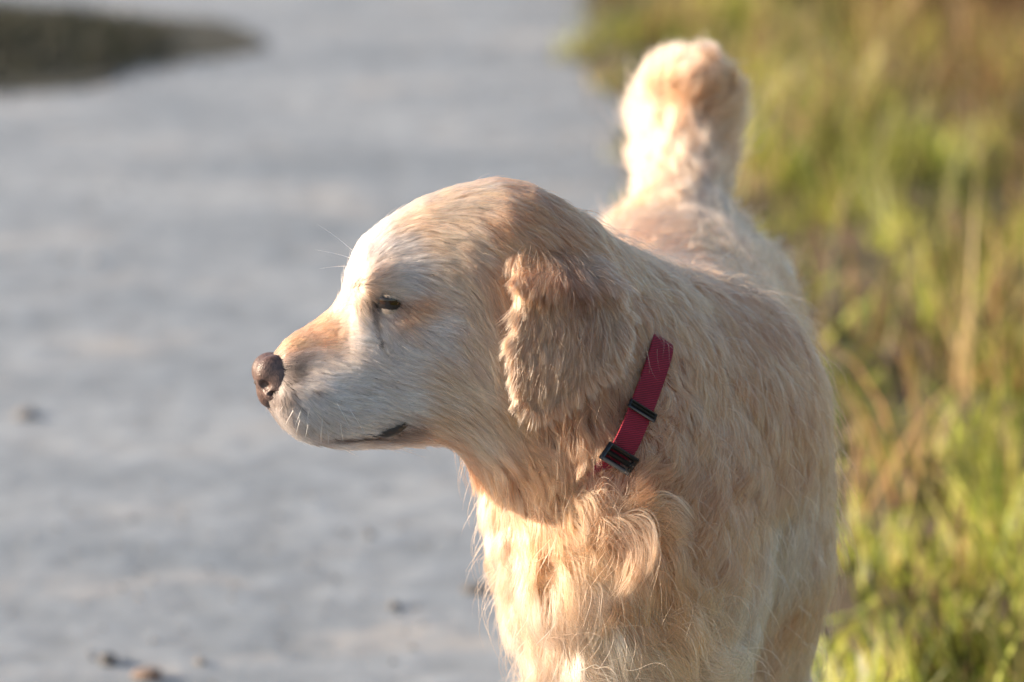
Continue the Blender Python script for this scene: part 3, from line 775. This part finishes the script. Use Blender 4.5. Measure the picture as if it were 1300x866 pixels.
for r, nm, ns, pc, rr_, sdc, sds, scl in ((0, 'head_fur', 6, 12, 0.0002, .06, .055, .13), (1, 'neck_fur', 9, 60, 0.00022, .10, .055, .17), (2, 'chest_fur', 13, 170, 0.00024, .12, .045, .20),
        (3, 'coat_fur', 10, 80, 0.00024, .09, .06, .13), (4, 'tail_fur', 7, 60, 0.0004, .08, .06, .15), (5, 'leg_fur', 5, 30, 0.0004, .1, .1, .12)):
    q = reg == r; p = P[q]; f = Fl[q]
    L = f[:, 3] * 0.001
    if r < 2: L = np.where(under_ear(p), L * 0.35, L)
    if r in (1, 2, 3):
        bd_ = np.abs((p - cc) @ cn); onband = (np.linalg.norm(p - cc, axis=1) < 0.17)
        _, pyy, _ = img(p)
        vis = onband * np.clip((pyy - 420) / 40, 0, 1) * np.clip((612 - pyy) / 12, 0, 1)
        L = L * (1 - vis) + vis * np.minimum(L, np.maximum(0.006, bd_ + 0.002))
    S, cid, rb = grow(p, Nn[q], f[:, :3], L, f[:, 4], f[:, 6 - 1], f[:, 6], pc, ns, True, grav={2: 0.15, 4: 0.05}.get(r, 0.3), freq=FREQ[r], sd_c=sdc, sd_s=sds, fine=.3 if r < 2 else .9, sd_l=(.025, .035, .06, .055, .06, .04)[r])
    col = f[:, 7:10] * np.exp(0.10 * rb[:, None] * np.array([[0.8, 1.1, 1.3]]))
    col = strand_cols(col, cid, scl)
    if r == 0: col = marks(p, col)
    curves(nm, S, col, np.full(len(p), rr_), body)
    print(nm, len(p), 't', time.time() - T0)

# ------------------------------------------------------------------ ear: hanging flap with its own coat
def ear(side):
    """flap mesh: rows down the ear, bulging away from the cheek"""
    E = np.array(EO, float); rows = 26; colsn = 20
    ys = np.linspace(304.5, 527.5, rows); V1 = []; uv = []
    for y in ys:
        xs_ = []
        for i in range(len(E)):
            a, b = E[i], E[(i + 1) % len(E)]
            if (a[1] - y) * (b[1] - y) <= 0 and a[1] != b[1]: xs_.append(a[0] + (y - a[1]) / (b[1] - a[1]) * (b[0] - a[0]))
        x0, x1 = min(xs_), max(xs_)
        for j in range(colsn):
            q = j / (colsn - 1); x = x0 + (x1 - x0) * q; t = (y - 304.5) / 223
            s = 66 + 54 * math.sin(min(1, t * 2.0) * 1.57) ** 1.5 - 10 * t - 22 * (abs(q - 0.45) * 2) ** 2.4 - 12 * max(0, 1 - t * 7) + 7 * math.sin(q * 9 + t * 3) * min(1, t * 3) + 3 * math.sin(q * 17 - t * 7) + 5 * math.exp(-((q - 0.1) / 0.12) ** 2)
            V1.append((x, y, s)); uv.append((q, t))
    V1 = np.array(V1); uv = np.array(uv)
    for _ in range(3):                                                # lie clear of the cheek and neck, free at the tip
        vv = G.val(np.array([head_pt(x + SPSI * s, y - 0.12 * s, side * s) for x, y, s in V1]))
        V1[:, 2] += np.clip(-0.007 - vv, -0.03, 0) * S0 * np.clip(1 - uv[:, 1] * 4.5, 0, 1) * 0.8
        V1[:, 2] += np.clip(-0.006 + 0.024 * np.clip(uv[:, 1] * 4, 0, 1) - vv, 0, 0.03) * S0
    def face(off): return np.array([head_pt(x + SPSI * s, y - 0.12 * s, side * (s - off)) for x, y, s in V1])
    A_, B_ = face(0), face(9)
    I = np.arange(rows - 1)[:, None] * colsn + np.arange(colsn - 1)[None]
    Fq = np.stack([I, I + colsn, I + colsn + 1, I + 1], -1).reshape(-1, 4)
    n = len(A_); Fs = []
    ring = list(range(colsn)) + [r * colsn + colsn - 1 for r in range(1, rows)] + [(rows - 1) * colsn + c for c in range(colsn - 2, -1, -1)] + [r * colsn for r in range(rows - 2, 0, -1)]
    for a, b in zip(ring, ring[1:] + ring[:1]): Fs.append((a, b, b + n, a + n))
    Fall = np.concatenate([Fq, Fq[:, ::-1] + n, np.array(Fs)])
    if side < 0: Fall = Fall[:, ::-1]
    return A_, B_, Fq if side > 0 else Fq[:, ::-1], Fall, uv
for side in (1, -1):
    A_, B_, Fq, Fall, uv = ear(side)
    o = mesh_obj('ear', np.concatenate([A_, B_]), Fall, M_SKIN, dog)
    ec = np.tile(np.array([[0.16, 0.10, 0.065]]), (2 * len(A_), 1)); vcol(o, 'skin_color', ec)
    tr = np.concatenate([Fq[:, [0, 1, 2]], Fq[:, [0, 2, 3]]])
    fn = np.cross(A_[tr[:, 1]] - A_[tr[:, 0]], A_[tr[:, 2]] - A_[tr[:, 0]])
    vn = np.zeros_like(A_)
    for k in range(3): np.add.at(vn, tr[:, k], fn)
    vn = unit(vn)
    if (vn @ (side * HS)).mean() < 0: vn = -vn
    N = 60000 if side > 0 else 8000
    ids, bc = sample_surface(A_, tr, np.ones(len(tr)), N); tv = tr[ids]
    P = (A_[tv] * bc[..., None]).sum(1); Nv = unit((vn[tv] * bc[..., None]).sum(1)); q = (uv[tv] * bc[..., None]).sum(1)
    u_, t_ = q[:, 0], q[:, 1]
    edge = np.clip((np.abs(u_ - 0.5) * 2 - 0.6) / 0.4, 0, 1)
    fl = np.outer(-0.10 + 0.35 * (u_ - 0.3) * (1 - t_), R_) + np.outer(-np.ones(N), HU)
    fl += np.outer(np.where(u_ > .8, .5, 0) + np.where(u_ < .12, -.25, 0) * (t_ > .3), R_)
    L = (21 - 8 * np.clip(t_ * 3 - 1.8, 0, 1) + 4 * edge + 8 * np.clip(1 - t_ * 3, 0, 1)) * 0.001
    S, cid, rb = grow(P, Nv, fl, L, np.clip(.08 + .1 * edge * (u_ < .2), 0, 1), np.full(N, .22), np.full(N, .4), 22, 8, False, grav=0.3, freq=(25, 50), sd_c=0.12, sd_s=.07, fine=.5, sd_l=.03)
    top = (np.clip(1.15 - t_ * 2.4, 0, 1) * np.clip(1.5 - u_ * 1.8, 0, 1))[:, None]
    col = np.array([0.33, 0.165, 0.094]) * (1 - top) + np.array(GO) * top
    dark = np.clip(np.exp(-((u_ - 0.6 - .2 * t_) / 0.16) ** 2) * np.clip(1.6 - 2 * t_, 0, 1) + .5 * np.exp(-((t_ - .95) / .07) ** 2), 0, 1)[:, None] * 0.72  # crease shade and lower-edge shadow put into the hair colour
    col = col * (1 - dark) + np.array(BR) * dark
    lead_ = np.clip(1 - u_ / 0.12, 0, 1)[:, None] * 0.6  # sunlit front edge painted as paler hair
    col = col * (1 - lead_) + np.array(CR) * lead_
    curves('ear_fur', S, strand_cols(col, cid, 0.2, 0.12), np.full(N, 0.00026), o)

# ------------------------------------------------------------------ nose
nc_ = np.array([head_pt(x, y, z) for x in (310, 385) for y in (430, 515) for z in (-48, 48)])
lo, hi = nc_.min(0) - 0.004, nc_.max(0) + 0.004
NG = Grid(lo, hi, 0.0011)
def ne(px, py, sd, r, k, mode='u'): NG.ell(head_pt(px, py, sd), np.array(r) / S0, k, mode, HA)
ne(353, 467, 0, (25, 23, 26), 0.006)
ne(347, 486, 0, (19, 25, 16), 0.006)
for s in (-1, 1):
    ne(348, 465, s * 15, (23, 23, 15), 0.005)
    ne(358, 479, s * 25, (14, 20, 10), 0.005)
for s in (-1, 1):
    ne(352, 490, s * 20, (17, 11, 13), 0.005)
for s in (-1, 1):
    ne(334, 480, s * 27, (8, 8, 11), 0.0015, 'c')
    ne(345, 489, s * 31, (9, 3.5, 7), 0.0015, 'c')
ne(324, 484, 0, (9, 20, 1.6), 0.002, 'c')
NV, NFc = surface_nets(NG)
m = bpy.data.materials.new('nose_leather'); n, l, b, cr, no, tc = ramp_noise(m, 300, [(0.35, (0.06, 0.036, 0.030)), (0.65, (0.125, 0.075, 0.062))])
vo = n.new('ShaderNodeTexVoronoi'); vo.inputs['Scale'].default_value = 900; l.new(tc.outputs['Object'], vo.inputs['Vector'])
bp = n.new('ShaderNodeBump'); bp.inputs['Strength'].default_value = 0.5; bp.inputs['Distance'].default_value = 0.0006
l.new(vo.outputs['Distance'], bp.inputs['Height']); l.new(bp.outputs[0], b.inputs['Normal'])
l.new(cr.outputs[0], b.inputs['Base Color']); b.inputs['Roughness'].default_value = 0.42
nose = mesh_obj('nose', NV, NFc, m, dog)
M_DARK = simple('dark_skin', (0.022, 0.016, 0.014), 0.45, 0.5, 0.3, 400)

# ------------------------------------------------------------------ eye with heavy lids
ec = hit([492], [382])[0]
def dome(c, r, ax, a0, a1, b0, b1, na=24, nb=10):
    """patch of a sphere: a around the vertical, b from below to above; ax = (right, up, out)"""
    V = []; 
    for j in range(nb + 1):
        for i in range(na + 1):
            a = a0 + (a1 - a0) * i / na; lo_ = b0(a) if callable(b0) else b0; hi_ = b1(a) if callable(b1) else b1
            bb = lo_ + (hi_ - lo_) * j / nb
            V.append(c + r * (math.sin(a) * math.cos(bb) * ax[0] + math.sin(bb) * ax[1] + math.cos(a) * math.cos(bb) * ax[2]))
    F = [(j * (na + 1) + i, j * (na + 1) + i + 1, (j + 1) * (na + 1) + i + 1, (j + 1) * (na + 1) + i) for j in range(nb) for i in range(na)]
    return np.array(V), np.array(F)
M_EYE = simple('brown_eye', (0.03, 0.014, 0.007), 0.06, 0.6, 0, 300, 0.4)
out_ = unit((HS - 0.25 * R_)[None])[0]
right_ = unit((R_ - (R_ @ out_) * out_)[None])[0]
for side in (1, -1):
    if side > 0: c0 = ec - out_ * 0.0095; ax = (right_, np.cross(out_, right_), out_)
    else:
        a_, b_, s_ = head_axes(*ec); c0 = head_pt(a_, b_, -s_) + HS * 0.0095
        o2 = unit((-HS - 0.25 * R_)[None])[0]; r2 = unit((R_ - (R_ @ o2) * o2)[None])[0]; ax = (r2, HU, o2)
    if ax[1] @ HU < 0: ax = (ax[0], -ax[1], ax[2])
    V, F = dome(c0, 0.0135, ax, -math.pi, math.pi, -1.57, 1.57, 32, 18)
    eye = mesh_obj('eye', V, F, M_EYE, dog)
    slit_u = lambda a: 0.22 * max(0, math.cos(a * 1.25)) - 0.03 - 0.12 * a
    slit_l = lambda a: -0.17 * max(0, math.cos(a * 1.25)) - 0.05 - 0.12 * a
    V, F = dome(c0, 0.0137, ax, -1.35, 1.35, slit_u, 1.2); up = mesh_obj('eyelid', V, F, M_DARK, eye)
    V, F = dome(c0, 0.0135, ax, -1.35, 1.35, -1.2, slit_l); lw = mesh_obj('eyelid', V, F, M_DARK, eye)
    # short pale fur on the lids, leaving their dark rims bare
    PP, NN_, FL, LL = [], [], [], []
    for _ in range(4200 if side > 0 else 300):
        a = rng.uniform(-1.1, 1.25)
        upper = rng.random() < 0.6
        bb = rng.uniform(slit_u(a) + (0.15 if a > -0.35 else .7), 1.15) if upper else rng.uniform(-1.15, slit_l(a) - (0.26 if a > -0.4 else .8))
        nv = math.sin(a) * math.cos(bb) * ax[0] + math.sin(bb) * ax[1] + math.cos(a) * math.cos(bb) * ax[2]
        PP.append(c0 + 0.0137 * nv); NN_.append(nv)
        FL.append((0.7 * ax[0] - 0.75 * ax[1]) if upper else (0.8 * ax[0] - 0.6 * ax[1])); LL.append(0.0045 if upper else 0.005)
    PP, NN_, FL, LL = map(np.array, (PP, NN_, FL, LL)); k_ = len(PP)
    S, cid, rb = grow(PP, NN_, FL, LL, np.full(k_, .22), np.zeros(k_), np.full(k_, .3), 10, 4, False, grav=0)
    curves('eyelid_fur', S, marks(PP, strand_cols(np.tile(np.array([CR]), (k_, 1)), cid)), np.full(k_, 0.0002), eye)

# lips: dark strip along the mouth line
def tube(pts, rads, ns=8):
    pts = np.array(pts); V = []; F = []
    for i, p in enumerate(pts):
        t = unit((pts[min(i + 1, len(pts) - 1)] - pts[max(i - 1, 0)])[None])[0]
        a = unit(np.cross(t, HS + 0.01)[None])[0]; b = np.cross(t, a)
        V += [p + rads[i] * (math.cos(q) * a + math.sin(q) * b) for q in np.linspace(0, 6.283, ns, endpoint=False)]
    for i in range(len(pts) - 1):
        F += [(i * ns + j, i * ns + (j + 1) % ns, (i + 1) * ns + (j + 1) % ns, (i + 1) * ns + j) for j in range(ns)]
    return V, F
lp = [(395,541),(415,546),(435,549),(455,551),(475,550),(490,547),(503,542),(515,535),(522,530)]
lh = hit([p[0] for p in lp], [p[1] for p in lp]) - 0.0012 * HS
V, F = tube(lh, [.001,.0018,.0022,.0026,.0038,.0060,.0066,.0052,.0015])
mesh_obj('lip', V, F, M_DARK, dog)

# whiskers and long brow hairs
ws = [(395,505),(402,489),(410,522),(422,503),(430,530),(440,515),(386,510),(375,515),(392,530),(405,535),(452,330),(456,326),(448,338),(366,505),(415,540),(382,526)]
wd = [(-.2,.9),(.3,.9),(-.1,1),(.5,.8),(.2,1),(.6,.8),(-.4,.9),(-.5,.8),(-.2,1),(.1,1),(-.8,-.3),(-.7,-.65),(-.9,-.05),(-.6,.8),(.1,1),(-.3,1)]
wl = [22,30,22,28,18,26,20,16,15,17,34,44,26,12,14,14]
wp = hit([p[0] for p in ws], [p[1] for p in ws]); Sx = []
for p, d_, L in zip(wp, wd, wl):
    d3 = idir(*d_) + 0.5 * HS * 0.6; d3 /= np.linalg.norm(d3); t = np.linspace(0, 1, 9)[:, None]
    Sx.append(p + d3 * t * L * 0.001 + (HS * -0.25 + np.array([0, 0, -0.12])) * t ** 2 * L * 0.001)
curves('whisker', np.array(Sx), np.full((len(Sx), 3), 0.8), np.full(len(Sx), 0.00028), dog)

# ------------------------------------------------------------------ collar: ring following the neck
u1 = unit((U_ - (U_ @ cn) * cn)[None])[0]; u2 = np.cross(cn, u1)
if u2 @ F_ > 0: u2 = -u2
NR = 160
def ring(th, extra):
    o_ = np.cos(th)[:, None] * u1 + np.sin(th)[:, None] * u2
    r = np.full(len(th), 0.02)
    for _ in range(200):
        v = G.val(cc + o_ * r[:, None]); r = r + np.clip(0.7 * (extra - v), -0.004, 0.004)
    return r, o_
th = np.linspace(0, 2 * np.pi, NR, endpoint=False)
r, o_ = ring(th, 0.0045)
r = np.minimum(r, 0.19); _x, _y, _ = img(cc + o_ * r[:, None])
r = r - 0.018 * np.clip(np.maximum((430 - _y) / 25, (_y - 598) / 9), 0, 1)
kk = np.hanning(15); kk /= kk.sum(); r = np.convolve(np.concatenate([r[-7:], r, r[:7]]), kk, 'valid')
def strap(th_i, r_i, o_i, half, thick, off=0):
    V = []; m_ = len(r_i); prof = [(-half, 0), (-half, thick), (-half * .9, thick * 1.15), (half * .9, thick * 1.15), (half, thick), (half, 0)]
    for rr__, oo in zip(r_i, o_i):
        for a, b in prof: V.append(cc + oo * (rr__ + off + b) + cn * a)
    return V, len(prof)
collar = empty('dog_collar', cc); tag(collar, 'crimson woven dog collar with black fittings round the dog\'s neck', 'collar')
V, k = strap(th, r, o_, 0.0105, 0.0022)
F = [(i * k + j, i * k + (j + 1) % k, ((i + 1) % NR) * k + (j + 1) % k, ((i + 1) % NR) * k + j) for i in range(NR) for j in range(k)]
m = bpy.data.materials.new('crimson_webbing'); n, l, b, cr, no, tc = ramp_noise(m, 60, [(0.3, (0.25, 0.004, 0.022)), (0.7, (0.34, 0.008, 0.033))])
wv = n.new('ShaderNodeTexWave'); wv.inputs['Scale'].default_value = 190; wv.inputs['Distortion'].default_value = 0.6; wv.bands_direction = 'Z'
l.new(tc.outputs['Object'], wv.inputs['Vector'])
mx = n.new('ShaderNodeMix'); mx.data_type = 'RGBA'; mx.blend_type = 'MULTIPLY'; mx.inputs[0].default_value = 0.55
l.new(cr.outputs[0], mx.inputs[6]); l.new(wv.outputs[0], mx.inputs[7]); l.new(mx.outputs[2], b.inputs['Base Color'])
bp = n.new('ShaderNodeBump'); bp.inputs['Strength'].default_value = 0.6; bp.inputs['Distance'].default_value = 0.0008
l.new(wv.outputs[0], bp.inputs['Height']); l.new(bp.outputs[0], b.inputs['Normal']); b.inputs['Roughness'].default_value = 0.8
mesh_obj('strap', V, F, m, collar, smooth=False)
M_PLASTIC = simple('black_plastic', (0.012, 0.012, 0.013), 0.35, 0.5, 0.2, 300)
# where along the ring do the fittings sit: nearest to their photo pixels
ctr = cc + o_ * r[:, None]; rx_, ry_, rd_ = img(ctr)
nearside = rd_ < (cc - CAM) @ F_
def at_ring(px, py):
    d = (rx_ - px) ** 2 + (ry_ - py) ** 2 + np.where(nearside, 0, 1e6)
    return int(d.argmin())
def fitting(name, i, halfw, span, bar):
    """rectangular frame of round bars lying over the strap"""
    V, F = [], []
    def seg(p, q):
        n0 = len(V); t = unit((q - p)[None])[0]; a = unit(np.cross(t, o_[i])[None])[0]; b_ = np.cross(t, a)
        for pt in (p - t * bar * .6, q + t * bar * .6):
            for qn in np.linspace(0, 6.283, 8, endpoint=False): V.append(pt + bar * (math.cos(qn) * a + math.sin(qn) * b_))
        for j in range(8): F.append((n0 + j, n0 + (j + 1) % 8, n0 + 8 + (j + 1) % 8, n0 + 8 + j))
        F.append((n0, n0 + 1, n0 + 2, n0 + 3)); F.append((n0, n0 + 3, n0 + 4, n0 + 7)); F.append((n0 + 4, n0 + 5, n0 + 6, n0 + 7))
        F.append((n0 + 8, n0 + 9, n0 + 10, n0 + 11)); F.append((n0 + 8, n0 + 11, n0 + 12, n0 + 15)); F.append((n0 + 12, n0 + 13, n0 + 14, n0 + 15))
    tn = unit((ctr[(i + 1) % NR] - ctr[i - 1])[None])[0]
    c = ctr[i] + o_[i] * 0.0035
    q = [c + cn * a * halfw + tn * s * span + o_[i] * 0.001 for a, s in ((-1, -1), (1, -1), (1, 1), (-1, 1))]
    for a, b_ in ((0, 1), (1, 2), (2, 3), (3, 0)): seg(q[a], q[b_])
    seg((q[0] + q[3]) / 2, (q[1] + q[2]) / 2)
    mesh_obj(name, V, F, M_PLASTIC, collar)
fitting('slide_buckle', at_ring(815, 517), 0.0125, 0.0026, 0.0013)
fitting('buckle', at_ring(788, 581), 0.0130, 0.006, 0.0022)
print('collar px', [(int(a), int(b)) for a, b in zip(rx_[nearside][::6], ry_[nearside][::6])])
print('total t', time.time() - T0)
